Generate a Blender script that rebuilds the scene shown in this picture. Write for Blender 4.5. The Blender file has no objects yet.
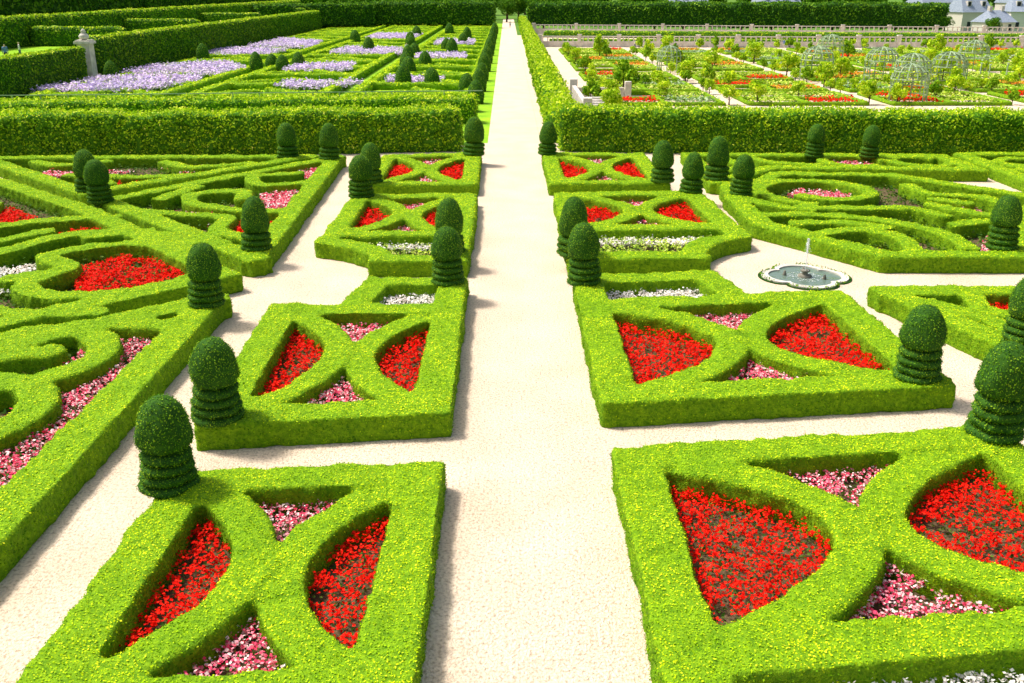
import bpy, math, random
import numpy as np
from mathutils import Vector, noise
R = np.random.default_rng(7)
random.seed(7)
S = bpy.context.scene
H = 0.65

# ------------------------------------------------------------ materials
def newmat(name):
    m = bpy.data.materials.new(name); m.use_nodes = True
    nt = m.node_tree; nt.nodes.clear()
    return m, nt, nt.nodes.new('ShaderNodeOutputMaterial')
def ramp(nt, stops, const=False):
    r = nt.nodes.new('ShaderNodeValToRGB'); cr = r.color_ramp
    if const: cr.interpolation = 'CONSTANT'
    while len(cr.elements) < len(stops): cr.elements.new(0.5)
    for e, (p, c) in zip(cr.elements, stops):
        e.position = p; e.color = (*c, 1)
    return r
def leafmat(name, stops, patch=1.0, scale=0.6, transl=0.28, const=False, rough=0.65, lo=(0.60,0.72,0.6), hi=(1.18,1.06,1.0), fine=5.0):
    m, nt, out = newmat(name); N = nt.nodes; L = nt.links
    g = N.new('ShaderNodeNewGeometry'); r = ramp(nt, stops, const)
    L.new(g.outputs['Random Per Island'], r.inputs[0])
    col = r.outputs[0]
    for sc, a, b_ in ((scale, lo, hi), (fine, (0.74,0.80,0.72), (1.12,1.08,1.0))):
        nz = N.new('ShaderNodeTexNoise'); nz.inputs['Scale'].default_value = sc; nz.inputs['Detail'].default_value = 5
        L.new(g.outputs['Position'], nz.inputs['Vector'])
        r2 = ramp(nt, [(0.36, a), (0.60, b_)])
        L.new(nz.outputs['Fac'], r2.inputs[0])
        mx = N.new('ShaderNodeMix'); mx.data_type = 'RGBA'; mx.blend_type = 'MULTIPLY'; mx.inputs[0].default_value = patch
        L.new(col, mx.inputs[6]); L.new(r2.outputs[0], mx.inputs[7]); col = mx.outputs[2]
    b = N.new('ShaderNodeBsdfPrincipled'); b.inputs['Roughness'].default_value = rough
    b.inputs['Specular IOR Level'].default_value = 0.08
    L.new(col, b.inputs['Base Color'])
    if transl > 0:
        t = N.new('ShaderNodeBsdfTranslucent'); L.new(col, t.inputs['Color'])
        ms = N.new('ShaderNodeMixShader'); ms.inputs[0].default_value = transl
        L.new(b.outputs[0], ms.inputs[1]); L.new(t.outputs[0], ms.inputs[2]); L.new(ms.outputs[0], out.inputs[0])
    else: L.new(b.outputs[0], out.inputs[0])
    return m
def noisemat(name, stops, scale=2.0, detail=8, rough=0.9, bump=0.0, bscale=60, bdist=0.02, scale2=None, stops2=None):
    m, nt, out = newmat(name); N = nt.nodes; L = nt.links
    g = N.new('ShaderNodeNewGeometry')
    nz = N.new('ShaderNodeTexNoise'); nz.inputs['Scale'].default_value = scale; nz.inputs['Detail'].default_value = detail
    L.new(g.outputs['Position'], nz.inputs['Vector'])
    r = ramp(nt, stops); L.new(nz.outputs['Fac'], r.inputs[0]); col = r.outputs[0]
    if scale2:
        n2 = N.new('ShaderNodeTexNoise'); n2.inputs['Scale'].default_value = scale2; n2.inputs['Detail'].default_value = 3
        L.new(g.outputs['Position'], n2.inputs['Vector'])
        r2 = ramp(nt, stops2); L.new(n2.outputs['Fac'], r2.inputs[0])
        mx = N.new('ShaderNodeMix'); mx.data_type = 'RGBA'; mx.blend_type = 'MULTIPLY'; mx.inputs[0].default_value = 1
        L.new(col, mx.inputs[6]); L.new(r2.outputs[0], mx.inputs[7]); col = mx.outputs[2]
    b = N.new('ShaderNodeBsdfPrincipled'); b.inputs['Roughness'].default_value = rough
    b.inputs['Specular IOR Level'].default_value = 0.12
    L.new(col, b.inputs['Base Color'])
    if bump:
        n3 = N.new('ShaderNodeTexNoise'); n3.inputs['Scale'].default_value = bscale; n3.inputs['Detail'].default_value = 4
        L.new(g.outputs['Position'], n3.inputs['Vector'])
        bp = N.new('ShaderNodeBump'); bp.inputs['Strength'].default_value = bump; bp.inputs['Distance'].default_value = bdist
        L.new(n3.outputs['Fac'], bp.inputs['Height']); L.new(bp.outputs[0], b.inputs['Normal'])
    L.new(b.outputs[0], out.inputs[0])
    return m

M_hb = noisemat('box_inner', [(0.3,(0.09,0.22,0.006)),(0.7,(0.24,0.42,0.008))], scale=9, bump=0.8, bscale=25, bdist=0.05)  # hedge core under the leaves; shade in the leaf gaps put into its darker green
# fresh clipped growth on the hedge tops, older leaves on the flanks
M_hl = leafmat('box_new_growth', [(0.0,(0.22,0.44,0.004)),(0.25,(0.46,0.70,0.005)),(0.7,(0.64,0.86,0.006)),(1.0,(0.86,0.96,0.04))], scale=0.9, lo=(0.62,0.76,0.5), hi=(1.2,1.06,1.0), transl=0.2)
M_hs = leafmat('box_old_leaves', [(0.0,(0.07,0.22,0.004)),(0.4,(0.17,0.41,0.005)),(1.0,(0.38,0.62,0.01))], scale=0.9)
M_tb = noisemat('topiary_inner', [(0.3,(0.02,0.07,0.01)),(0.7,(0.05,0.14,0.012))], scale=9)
M_tl = leafmat('topiary_leaves', [(0.0,(0.06,0.20,0.010)),(0.5,(0.16,0.38,0.016)),(1.0,(0.38,0.60,0.03))], scale=1.5)
M_vb = noisemat('vine_inner', [(0.3,(0.03,0.11,0.006)),(0.7,(0.09,0.24,0.010))], scale=3)
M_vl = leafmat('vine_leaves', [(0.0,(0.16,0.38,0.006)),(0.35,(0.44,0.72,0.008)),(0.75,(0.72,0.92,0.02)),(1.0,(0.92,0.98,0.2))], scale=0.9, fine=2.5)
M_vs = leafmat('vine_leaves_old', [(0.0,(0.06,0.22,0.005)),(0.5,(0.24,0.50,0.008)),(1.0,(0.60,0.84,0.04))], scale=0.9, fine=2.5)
M_db = noisemat('wood_inner', [(0.3,(0.015,0.055,0.008)),(0.7,(0.04,0.12,0.012))], scale=1)
M_dl = leafmat('lime_leaves', [(0.0,(0.03,0.12,0.008)),(0.5,(0.11,0.29,0.014)),(1.0,(0.26,0.48,0.03))], scale=0.15, fine=0.8)
M_fl = leafmat('bedding_leaves', [(0.0,(0.03,0.10,0.012)),(0.6,(0.10,0.22,0.02)),(1.0,(0.2,0.28,0.05))], scale=2)
M_red = leafmat('red_petals', [(0.0,(0.60,0.003,0.001)),(0.5,(0.95,0.010,0.002)),(1.0,(1.0,0.03,0.01))], patch=0.2, transl=0.2)
M_pink = leafmat('pink_petals', [(0.0,(0.90,0.09,0.20)),(0.3,(1.0,0.32,0.42)),(0.5,(1.0,0.65,0.68)),(0.75,(0.85,0.05,0.13)),(0.88,(1.0,0.9,0.88))], patch=0.2, transl=0.15, const=True)
M_wht = leafmat('white_petals', [(0.0,(0.9,0.9,0.85)),(0.8,(1.0,0.9,0.88)),(1.0,(1.0,1.0,0.95))], patch=0.2, transl=0.15)
M_lav = leafmat('lavender_flowers', [(0.0,(0.55,0.40,0.85)),(0.6,(0.80,0.66,0.98)),(1.0,(0.98,0.88,1.0))], patch=0.3, scale=0.3, transl=0.1)
M_org = leafmat('crop_orange', [(0.0,(0.8,0.05,0.02)),(0.5,(0.9,0.35,0.03)),(1.0,(0.9,0.7,0.08))], patch=0.5, transl=0.1)
M_crop = leafmat('crop_green', [(0.0,(0.25,0.48,0.03)),(0.5,(0.55,0.76,0.06)),(1.0,(0.9,0.95,0.3))], patch=0.5, transl=0.2)
M_crop2 = leafmat('crop_bluegreen', [(0.0,(0.15,0.33,0.12)),(0.5,(0.35,0.52,0.28)),(1.0,(0.55,0.65,0.45))], patch=0.5, transl=0.2)
M_soil = noisemat('soil', [(0.3,(0.08,0.06,0.03)),(0.7,(0.18,0.13,0.07))], scale=12, bump=0.8, bscale=30, bdist=0.04)
M_grav = noisemat('gravel', [(0.3,(0.75,0.60,0.45)),(0.7,(0.86,0.72,0.56))], scale=0.5, bump=1.0, bscale=22, bdist=0.07, scale2=15, stops2=[(0.34,(0.68,0.63,0.58)),(0.48,(0.96,0.95,0.94)),(0.7,(1.12,1.12,1.12))])
M_lawn = noisemat('lawn', [(0.3,(0.16,0.38,0.012)),(0.7,(0.36,0.62,0.02))], scale=0.4, bump=0.6, bscale=8, bdist=0.05, scale2=6, stops2=[(0.3,(0.75,0.75,0.75)),(0.7,(1.1,1.1,1.1))])
M_grnd = noisemat('field', [(0.3,(0.06,0.16,0.015)),(0.7,(0.14,0.26,0.03))], scale=0.05)
M_stone = noisemat('stone', [(0.3,(0.50,0.46,0.40)),(0.7,(0.78,0.73,0.66))], scale=1.5, bump=0.4, bscale=10)
M_dstone = noisemat('dark_stone', [(0.3,(0.10,0.10,0.08)),(0.7,(0.28,0.26,0.21))], scale=4, bump=0.4, bscale=14)
M_bark = noisemat('bark', [(0.3,(0.06,0.045,0.03)),(0.7,(0.14,0.10,0.07))], scale=6, bump=0.5, bscale=20)
M_slate = noisemat('slate', [(0.3,(0.22,0.27,0.36)),(0.7,(0.38,0.43,0.52))], scale=3)
M_glass = noisemat('window_glass', [(0.3,(0.02,0.025,0.03)),(0.7,(0.05,0.06,0.07))], rough=0.15)
M_trel = noisemat('trellis_wood', [(0.3,(0.24,0.36,0.20)),(0.7,(0.44,0.55,0.36))], scale=3)
def plain(name, c, rough=0.8):
    return noisemat(name, [(0.3, tuple(x*0.85 for x in c)), (0.7, c)], scale=8, rough=rough)
m, nt, out = newmat('water'); b = nt.nodes.new('ShaderNodeBsdfPrincipled')
b.inputs['Base Color'].default_value = (0.13,0.19,0.15,1); b.inputs['Roughness'].default_value = 0.06
nz = nt.nodes.new('ShaderNodeTexNoise'); nz.inputs['Scale'].default_value = 7
bp = nt.nodes.new('ShaderNodeBump'); bp.inputs['Strength'].default_value = 0.6; bp.inputs['Distance'].default_value = 0.08
nt.links.new(nz.outputs[0], bp.inputs['Height']); nt.links.new(bp.outputs[0], b.inputs['Normal']); nt.links.new(b.outputs[0], out.inputs[0]); M_water = m
m, nt, out = newmat('water_spray'); b = nt.nodes.new('ShaderNodeBsdfPrincipled')
b.inputs['Base Color'].default_value = (0.9,0.93,0.95,1); b.inputs['Roughness'].default_value = 0.2
nt.links.new(b.outputs[0], out.inputs[0]); M_spray = m

# ------------------------------------------------------------ mesh helpers
def link(o, parent=None):
    S.collection.objects.link(o)
    if parent: o.parent = parent
    return o
def build(name, parts, mats, parent=None, smooth=False):
    V=[];Lp=[];Sz=[];Mi=[];off=0
    for v, l, s, mi in parts:
        if len(v) == 0: continue
        V.append(v); Lp.append(np.asarray(l)+off); Sz.append(s); Mi.append(np.full(len(s), mi) if np.isscalar(mi) else mi); off += len(v)
    V=np.concatenate(V).astype(np.float32); Lp=np.concatenate(Lp).astype(np.int32); Sz=np.concatenate(Sz).astype(np.int32); Mi=np.concatenate(Mi).astype(np.int32)
    me = bpy.data.meshes.new(name)
    me.vertices.add(len(V)); me.vertices.foreach_set('co', V.ravel())
    me.loops.add(len(Lp)); me.loops.foreach_set('vertex_index', Lp)
    me.polygons.add(len(Sz)); st = np.concatenate([[0], np.cumsum(Sz)[:-1]]).astype(np.int32)
    me.polygons.foreach_set('loop_start', st)
    me.polygons.foreach_set('material_index', Mi)
    if smooth: me.polygons.foreach_set('use_smooth', np.ones(len(Sz), dtype=bool))
    for mm in mats: me.materials.append(mm)
    me.update(calc_edges=True); me.validate()
    return link(bpy.data.objects.new(name, me), parent)
def leaves(P, Nn, size, tilt=0.8, jit=0.02, aspect=0.6):
    n=len(P)
    if n==0: return (np.zeros((0,3)),[],np.zeros(0,int),0)
    nn = Nn + tilt*R.normal(size=(n,3))*0.7; nn /= np.linalg.norm(nn,axis=1,keepdims=True)+1e-9
    a = np.cross(nn, R.normal(size=(n,3))); a/=np.linalg.norm(a,axis=1,keepdims=True)+1e-9
    b = np.cross(nn,a)
    s = (size*R.uniform(0.6,1.25,n))[:,None]*0.5
    c = P + Nn*R.uniform(-0.3,1,n)[:,None]*jit
    V = np.stack([c-a*s, c-b*s*aspect, c+a*s, c+b*s*aspect],1).reshape(-1,3)
    return V, np.arange(n*4), np.full(n,4), 1
def tri_sample(V, T, dens):
    A,B,C = V[T[:,0]],V[T[:,1]],V[T[:,2]]
    cr = np.cross(B-A,C-A); ar = np.linalg.norm(cr,axis=1)*0.5; nr = cr/(2*ar[:,None]+1e-12)
    w = ar*dens
    cnt = np.floor(w + R.uniform(size=len(w))).astype(int)
    idx = np.repeat(np.arange(len(T)), cnt)
    u=R.uniform(size=len(idx)); v=R.uniform(size=len(idx)); f=u+v>1; u[f]=1-u[f]; v[f]=1-v[f]
    P = A[idx]+(B[idx]-A[idx])*u[:,None]+(C[idx]-A[idx])*v[:,None]
    return P, nr[idx]
def evalmesh(me, mods):
    o = bpy.data.objects.new('tmp', me); S.collection.objects.link(o)
    for f in mods: f(o)
    dg = bpy.context.evaluated_depsgraph_get(); dg.update()
    ev = o.evaluated_get(dg); m2 = ev.to_mesh()
    n=len(m2.vertices); V=np.empty(n*3,np.float32); m2.vertices.foreach_get('co',V); V=V.reshape(-1,3)
    L=np.empty(len(m2.loops),np.int32); m2.loops.foreach_get('vertex_index',L)
    Sz=np.empty(len(m2.polygons),np.int32); m2.polygons.foreach_get('loop_total',Sz)
    m2.calc_loop_triangles(); T=np.empty(len(m2.loop_triangles)*3,np.int32); m2.loop_triangles.foreach_get('vertices',T); T=T.reshape(-1,3)
    ev.to_mesh_clear(); bpy.data.objects.remove(o); bpy.data.meshes.remove(me)
    return V.copy(),L,Sz,T
TEX={}
def tex(sz):
    if sz not in TEX:
        t=bpy.data.textures.new('clouds%g'%sz,'CLOUDS'); t.noise_scale=sz; t.noise_depth=3; TEX[sz]=t
    return TEX[sz]
def m_remesh(vs):
    def f(o):
        m=o.modifiers.new('r','REMESH'); m.mode='VOXEL'; m.voxel_size=vs
    return f
def m_disp(sz,st):
    def f(o):
        m=o.modifiers.new('d','DISPLACE'); m.texture=tex(sz); m.strength=st; m.mid_level=0.5; m.texture_coords='GLOBAL'
    return f
def prism(vs, fs, ring, z0, z1):
    k=len(vs); n=len(ring)
    area=sum(ring[i][0]*ring[(i+1)%n][1]-ring[(i+1)%n][0]*ring[i][1] for i in range(n))
    if area<0: ring=ring[::-1]
    for x,y in ring: vs.append((x,y,z0))
    for x,y in ring: vs.append((x,y,z1))
    fs.append([k+i for i in range(n)][::-1]); fs.append([k+n+i for i in range(n)])
    for i in range(n):
        j=(i+1)%n; fs.append([k+i,k+j,k+n+j,k+n+i])
def hedge(name, strokes, vs=0.08, d1=(0.35,0.10), d2=(1.4,0.16), dens=300, ls=0.05, mats=None, z0=-0.06, jit=0.03, parent=None, tilt=0.7):
    V=[];F=[]
    def turn(a,b,c):
        u=(b[0]-a[0],b[1]-a[1]); v=(c[0]-b[0],c[1]-b[1])
        t=abs(math.atan2(u[0]*v[1]-u[1]*v[0],u[0]*v[0]+u[1]*v[1]))
        return min(math.tan(min(t,2.4)/2),0.95) if t>0.6 else 0
    for pts,w,h in strokes:
        m=len(pts)
        for i in range(m-1):
            (x0,y0),(x1,y1)=pts[i],pts[i+1]; dx,dy=x1-x0,y1-y0; l=math.hypot(dx,dy)
            if l<1e-4: continue
            if l>1.5:
                e0=turn(pts[i-1],pts[i],pts[i+1])*w/2 if i>0 else 0
                e1=turn(pts[i],pts[i+1],pts[i+2])*w/2 if i<m-2 else 0
                x0-=dx/l*e0;y0-=dy/l*e0;x1+=dx/l*e1;y1+=dy/l*e1
            nx,ny=-dy/l*w/2,dx/l*w/2
            prism(V,F,[(x0+nx,y0+ny),(x0-nx,y0-ny),(x1-nx,y1-ny),(x1+nx,y1+ny)],z0,h)
        for i in range(1,m-1):
            x,y=pts[i]
            prism(V,F,[(x+w/2*math.cos(a*math.pi/5),y+w/2*math.sin(a*math.pi/5)) for a in range(10)],z0,h)
    me=bpy.data.meshes.new('t'); me.from_pydata(V,[],F); me.update()
    V,L,Sz,T=evalmesh(me,[m_remesh(vs),m_disp(d2[0],d2[1]),m_disp(d1[0],d1[1])])
    P,N=tri_sample(V,T,dens); k=P[:,2]>z0+0.1; P,N=P[k],N[k]
    lf=leaves(P,N,ls,jit=jit,tilt=tilt)
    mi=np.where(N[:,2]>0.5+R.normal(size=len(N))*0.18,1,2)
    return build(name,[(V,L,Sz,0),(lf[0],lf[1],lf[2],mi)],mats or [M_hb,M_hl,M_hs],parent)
def boxes(name, lst, mat, parent=None):
    V=[];F=[]
    for b in lst:
        cx,cy,cz,sx,sy,sz=b[:6]; a=b[6] if len(b)>6 else 0
        c,s=math.cos(a),math.sin(a)
        ring=[(cx+c*x-s*y,cy+s*x+c*y) for x,y in((-sx/2,-sy/2),(sx/2,-sy/2),(sx/2,sy/2),(-sx/2,sy/2))]
        prism(V,F,ring,cz-sz/2,cz+sz/2)
    me=bpy.data.meshes.new(name); me.from_pydata(V,[],F); me.materials.append(mat); me.update()
    return link(bpy.data.objects.new(name,me),parent)
def sheet(name, ring, z, mat, parent=None):
    me=bpy.data.meshes.new(name); me.from_pydata([(x,y,z) for x,y in ring],[],[list(range(len(ring)))]); me.materials.append(mat); me.update()
    if me.polygons[0].normal.z<0: me.flip_normals()
    return link(bpy.data.objects.new(name,me),parent)
def arc(cx,cy,r,a0,a1,n=16,ry=None):
    ry=ry or r
    return [(cx+r*math.cos(math.radians(a0+(a1-a0)*i/n)), cy+ry*math.sin(math.radians(a0+(a1-a0)*i/n))) for i in range(n+1)]
def spiral(cx,cy,r0,r1,a0,a1,n=34):
    return [(cx+(r0+(r1-r0)*i/n)*math.cos(math.radians(a0+(a1-a0)*i/n)), cy+(r0+(r1-r0)*i/n)*math.sin(math.radians(a0+(a1-a0)*i/n))) for i in range(n+1)]
def cat(pts,n=7):
    out=[]; P=[pts[0]]+list(pts)+[pts[-1]]
    for i in range(1,len(P)-2):
        p0,p1,p2,p3=P[i-1],P[i],P[i+1],P[i+2]
        for k in range(n):
            t=k/n
            out.append(tuple(0.5*(2*p1[j]+(-p0[j]+p2[j])*t+(2*p0[j]-5*p1[j]+4*p2[j]-p3[j])*t*t+(-p0[j]+3*p1[j]-3*p2[j]+p3[j])*t**3) for j in(0,1)))
    out.append(tuple(pts[-1])); return out
def inpoly(P,ring):
    x,y=P[:,0],P[:,1]; ins=np.zeros(len(P),bool); n=len(ring)
    for i in range(n):
        x0,y0=ring[i]; x1,y1=ring[(i+1)%n]
        c=((y0>y)!=(y1>y)); xi=(x1-x0)*(y-y0)/((y1-y0) if y1!=y0 else 1e-9)+x0
        ins ^= c&(x<xi)
    return ins
def flowers(name, ring, mat, dens=60, fs=0.065, hz=0.26, lf=150, parent=None, ls=0.08, k=4, gap=-0.42):
    ring=list(ring); a=np.array(ring); lo,hi=a.min(0),a.max(0); ar=(hi-lo).prod()
    def pts(d):
        P=R.uniform(lo,hi,size=(max(1,int(ar*d)),2)); P=P[inpoly(P,ring)]; return P
    P=pts(lf); z=R.uniform(0.04,hz*0.8,len(P)); P3=np.c_[P,z]; up=np.tile([0,0,1.0],(len(P),1))
    A=leaves(P3,up,ls,tilt=1.0,jit=0)
    Q=pts(dens)
    nv=np.array([noise.noise(Vector((q[0]*1.7,q[1]*1.7,0.3))) for q in Q]) if len(Q) else np.zeros(0)
    Q=Q[nv>gap+R.uniform(-.15,.15,len(Q))]
    z=hz*R.uniform(0.7,1.25,len(Q)); C=np.repeat(np.c_[Q,z],k,0)+R.normal(size=(len(Q)*k,3))*fs*0.5
    up=np.tile([0,0,1.0],(len(C),1)); B=leaves(C,up,fs,tilt=0.8,jit=0,aspect=0.95)
    if len(A[0])==0 and len(B[0])==0: return
    return build(name,[(A[0],A[1],A[2],0),(B[0],B[1],B[2],1)],[M_fl,mat],parent)

# ------------------------------------------------------------ ground
sheet('ground',[(-1500,-300),(1500,-300),(1500,3000),(-1500,3000)],-0.03,M_grnd)
sheet('gravel_garden_floor',[(-46,-10),(46,-10),(46,66),(-46,66)],0.0,M_grav)
sheet('gravel_path',[(-1.35,66),(2.3,66),(2.3,345),(-1.35,345)],0.0,M_grav)
sheet('lawn',[(-46.5,66.01),(-1.36,66.01),(-1.36,300),(-46.5,300)],0.0,M_lawn)
sheet('kitchen_garden_gravel',[(2.31,66.01),(130,66.01),(130,225),(2.31,225)],0.0,M_grav)

# ------------------------------------------------------------ knot parterres beside the walk
def bil(q,u,v):
    (ax,ay),(bx,by),(cx,cy),(dx,dy)=q
    return ((1-u)*(1-v)*ax+u*(1-v)*bx+u*v*cx+(1-u)*v*dx,(1-u)*(1-v)*ay+u*(1-v)*by+u*v*cy+(1-u)*v*dy)
def knot(q, strip=None, w=1.0, wi=0.88, vs=0.08, dens=300, ls=0.05, fd=60, fsz=0.065):
    W=math.dist(q[0],q[1]); D=math.dist(q[0],q[3]); iu=w/2/W; iv=w/2/D
    def g(u,v): return bil(q,u,v)
    per=[g(iu,iv),g(1-iu,iv),g(1-iu,1-iv),g(iu,1-iv),g(iu,iv),g(1-iu,iv)]
    st=[(per,w,H)]
    au=0.5-iu-wi*0.40/W
    ts=np.linspace(-1,1,23)
    # two bows springing from the corners and touching in the middle
    aL=[g(iu+au*(1-abs(t)**2.0)**0.9,0.5+(0.5-iv)*t) for t in ts]
    aR=[g(1-iu-au*(1-abs(t)**2.0)**0.9,0.5+(0.5-iv)*t) for t in ts]
    st+=[(aL,wi,H-0.02),(aR,wi,H-0.07)]
    if strip:
        for pl in strip[0]: st.append((pl,w,H))
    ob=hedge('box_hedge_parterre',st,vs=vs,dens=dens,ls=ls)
    sheet('soil_bed',[g(iu,iv),g(1-iu,iv),g(1-iu,1-iv),g(iu,1-iv)],0.012,M_soil)
    cen=g(0.5,0.5); m=len(aL)//2
    flowers('red_begonia_bed',aL,M_red,fd,fsz)
    flowers('red_begonia_bed',aR,M_red,fd,fsz)
    flowers('pink_begonia_bed',aL[::-1][:m]+[cen]+aR[m:],M_pink,fd*1.2,fsz)
    flowers('pink_begonia_bed',aL[:m]+[cen]+aR[:m][::-1],M_pink,fd*1.2,fsz)
    if strip and strip[1]:
        a=strip[1]; sheet('soil_bed',a,0.010,M_soil)
        flowers('white_begonia_bed',strip[2] if len(strip)>2 else a,M_wht,fd*1.2,fsz,gap=-0.5)
        if len(strip)>2: flowers('bedding_foliage',a,M_crop,30,0.09,0.3,60,ls=0.12)
    return ob
knot([(2.25,11.1),(11.4,12.2),(11.3,19.7),(2.25,18.55)],
     strip=([[(2.75,11.6),(2.75,5.5)],[(11,12.6),(10.9,10)]],[(3.3,8.2),(11,8.8),(11,12.1),(3.3,11.3)]),dens=560,ls=0.046,fd=135,fsz=0.064)
knot([(-7.1,10.2),(-1.35,10.6),(-1.35,17.95),(-6.9,17.5)],
     strip=([[(-1.85,11),(-1.85,5.5)],[(-6.6,11),(-6.6,5.5)]],[(-6,7.5),(-2.4,7.5),(-2.4,10.3),(-6,10.3)]),dens=560,ls=0.046,fd=135,fsz=0.064,w=0.92,wi=0.78)
knot([(2.25,20.85),(11.3,21.9),(11.0,30.1),(2.25,28.9)],
     strip=([[(2.75,28),(2.75,31.3),(6.9,31.8),(7.4,29.4)],],[(3.2,28.8),(7.2,29.4),(6.9,31.4),(3.2,31.0)]),dens=370,ls=0.054,fd=100,fsz=0.078)
knot([(-7.2,19.65),(-1.35,20.4),(-1.35,28.6),(-7.5,28.6)],
     strip=([[(-1.85,28),(-1.85,31.1),(-4.4,31.1),(-4.9,28.4)],],[(-4.5,28.4),(-2.2,28.4),(-2.2,30.8),(-4.3,30.8)]),dens=370,ls=0.054,fd=100,fsz=0.078,w=0.95,wi=0.8)
knot([(2.25,38.2),(9.8,38.6),(9.5,46.6),(2.25,46.1)],wi=0.8,
     strip=([[(2.75,39),(2.75,34.4),(7.1,34.5)]+arc(11,33.8,4.1,165,112,6)+[(9.3,39)]],[(3.2,34.9),(7,34.9),(8.3,37),(8.6,38.7),(3.2,38.6)],[(3.4,37.5),(8.0,37.5),(8.2,38.7),(3.4,38.5)]),dens=190,ls=0.072,vs=0.1,fd=65,fsz=0.1)
knot([(-7.5,37.4),(-1.4,37.4),(-1.45,46.0),(-7.5,45.6)],w=0.9,wi=0.76,
     strip=([[(-1.9,38),(-1.9,34.1),(-4.7,34.1)]+arc(-8.2,33.0,3.8,20,75,6)+[(-7.0,38)]],[(-5,34.6),(-2.4,34.6),(-2.4,37.6),(-6.8,37.6)],[(-5.2,36.7),(-3.0,36.7),(-3.0,37.6),(-5.2,37.6)]),dens=190,ls=0.072,vs=0.1,fd=65,fsz=0.1)
knot([(2.15,48.3),(8.4,48.5),(8.3,58.0),(2.1,58.2)],dens=140,ls=0.085,vs=0.11,fd=50,fsz=0.12,w=0.9,wi=0.76)
knot([(-7.5,48.0),(-1.5,48.2),(-1.55,58.2),(-7.5,57.4)],dens=140,ls=0.085,vs=0.11,fd=50,fsz=0.12,w=0.9,wi=0.76)

# ------------------------------------------------------------ diagonal parterres
def block(ring, inner, beds, w=0.95, wi=0.78, vs=0.09, dens=220, ls=0.06, fd=60, fsz=0.09):
    st=[(list(ring)+[ring[0],ring[1]],w,H)]+[(p,wi,H-0.02) for p in inner]
    hedge('box_hedge_parterre',st,vs=vs,dens=dens,ls=ls)
    sheet('soil_bed',ring,0.012,M_soil)
    flowers('bedding_foliage',ring,M_fl,8,0.12,0.2,22 if dens<200 else 40,ls=0.16)
    for m,r in beds: flowers({M_red:'red_begonia_bed',M_pink:'pink_begonia_bed',M_wht:'white_begonia_bed'}[m],r,m,fd*1.4,fsz)
block([(-9.6,29.2),(-9.6,7.5),(-22,7.5),(-22,17.4)],
      [arc(-13.3,24.3,2.1,-95,95),arc(-13.3,20.6,2.0,-95,95),arc(-13.3,17.0,2.0,-95,95),arc(-13.3,13.4,2.0,-95,95),
       cat([(-10.2,26.8),(-11.6,26.9),(-13.5,26.3),(-15.8,24),(-17,20.5),(-20,18)]),
       cat([(-13.3,22.5),(-15.5,22.6),(-15.6,20.5),(-13.3,18.8),(-15.8,17.6),(-16,15.5),(-13.3,15.2)]),
       cat([(-12.6,24.6),(-13.6,24.3),(-15,23.9)]),cat([(-12.6,20.6),(-14.2,20.7)]),cat([(-12.4,17.0),(-14.6,16.8)])],
      [(M_pink,[(-10,28.2),(-10,10),(-12.2,10),(-12.2,26.5)])],dens=370,ls=0.052,vs=0.08,fd=80,fsz=0.075,w=1.05,wi=0.92)
block([(-9.9,32.0),(-19.2,42.6),(-30,52.5),(-32,30),(-22.3,19.9)],
      [cat([(-11.0,33.2),(-12.6,35.6),(-15.2,36.4),(-17.2,34.6),(-15.8,33.0),(-17.4,31.4)]),
       cat([(-10.9,31.8),(-12.2,30.2),(-14.6,29.6),(-16.3,30.8),(-15.7,32.8)]),
       cat([(-12.5,28.0),(-15.2,27.9),(-17.8,29.4),(-19.4,32),(-21.5,30.8),(-21,27.5),(-18,25.5),(-16,24.6)]),
       cat([(-14.6,38.6),(-18,37.6),(-19.4,35),(-21.8,35.6),(-22,38.6),(-19.6,40.4),(-17,41)]),
       cat([(-24,44),(-23.4,40.6),(-25.6,38.4),(-27.6,40.5),(-26.5,43.4)]),
       cat([(-22.5,33),(-25,34.5),(-27.5,32),(-26,29),(-23.5,30)]),
       cat([(-12.2,36.2),(-14.8,38.2),(-17,37.4)]),cat([(-16.2,27.9),(-17.4,26.3),(-19.6,26)]),cat([(-20.4,36.6),(-18.9,38.6)])],
      [(M_red,[(-11.3,32.4),(-12.6,34.9),(-15.0,35.8),(-16.2,34),(-15.2,32.2),(-14.4,30.4),(-12.3,31)]),
       (M_red,[(-16,38.8),(-18.2,38.2),(-19.8,38),(-18.6,40),(-17,40.2)]),(M_red,[(-20,41),(-23,40),(-24,43),(-23.5,44.5)]),
       (M_wht,[(-16.4,31),(-18.6,31),(-18.9,34),(-17.5,34.5)]),(M_red,[(-15,28.6),(-17.5,28.4),(-19,25),(-16,25.5)])],dens=250,ls=0.062,fd=70,wi=0.85)
block([(-9.4,34.3),(-10.2,56.6),(-19.0,44.5)],
      [cat([(-10.2,37.2),(-12.0,38.6),(-12.3,40.9),(-14.2,41.6),(-16.2,41.9)]),
       cat([(-10.2,42.2),(-12.4,42.6),(-14.6,43.8),(-15.2,46),(-13.2,46.6),(-12.6,44.8)]),
       cat([(-10.4,48.8),(-12.6,48.4),(-13.4,50.6),(-11.2,51.6)]),cat([(-16.6,44.6),(-15.6,48)])],
      [(M_pink,[(-9.9,43),(-12.2,43.4),(-12.3,47.8),(-10,48.2)]),(M_pink,[(-13,40.9),(-16,42.6),(-15.4,43.4),(-13,42.4)]),
       (M_pink,[(-10.2,52),(-13.2,50.8),(-10.6,55.5)]),(M_red,[(-10,38),(-11.8,39.3),(-11.8,41.6),(-9.9,41.5)])],dens=160,ls=0.078,vs=0.1,fd=60,fsz=0.11)
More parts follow.
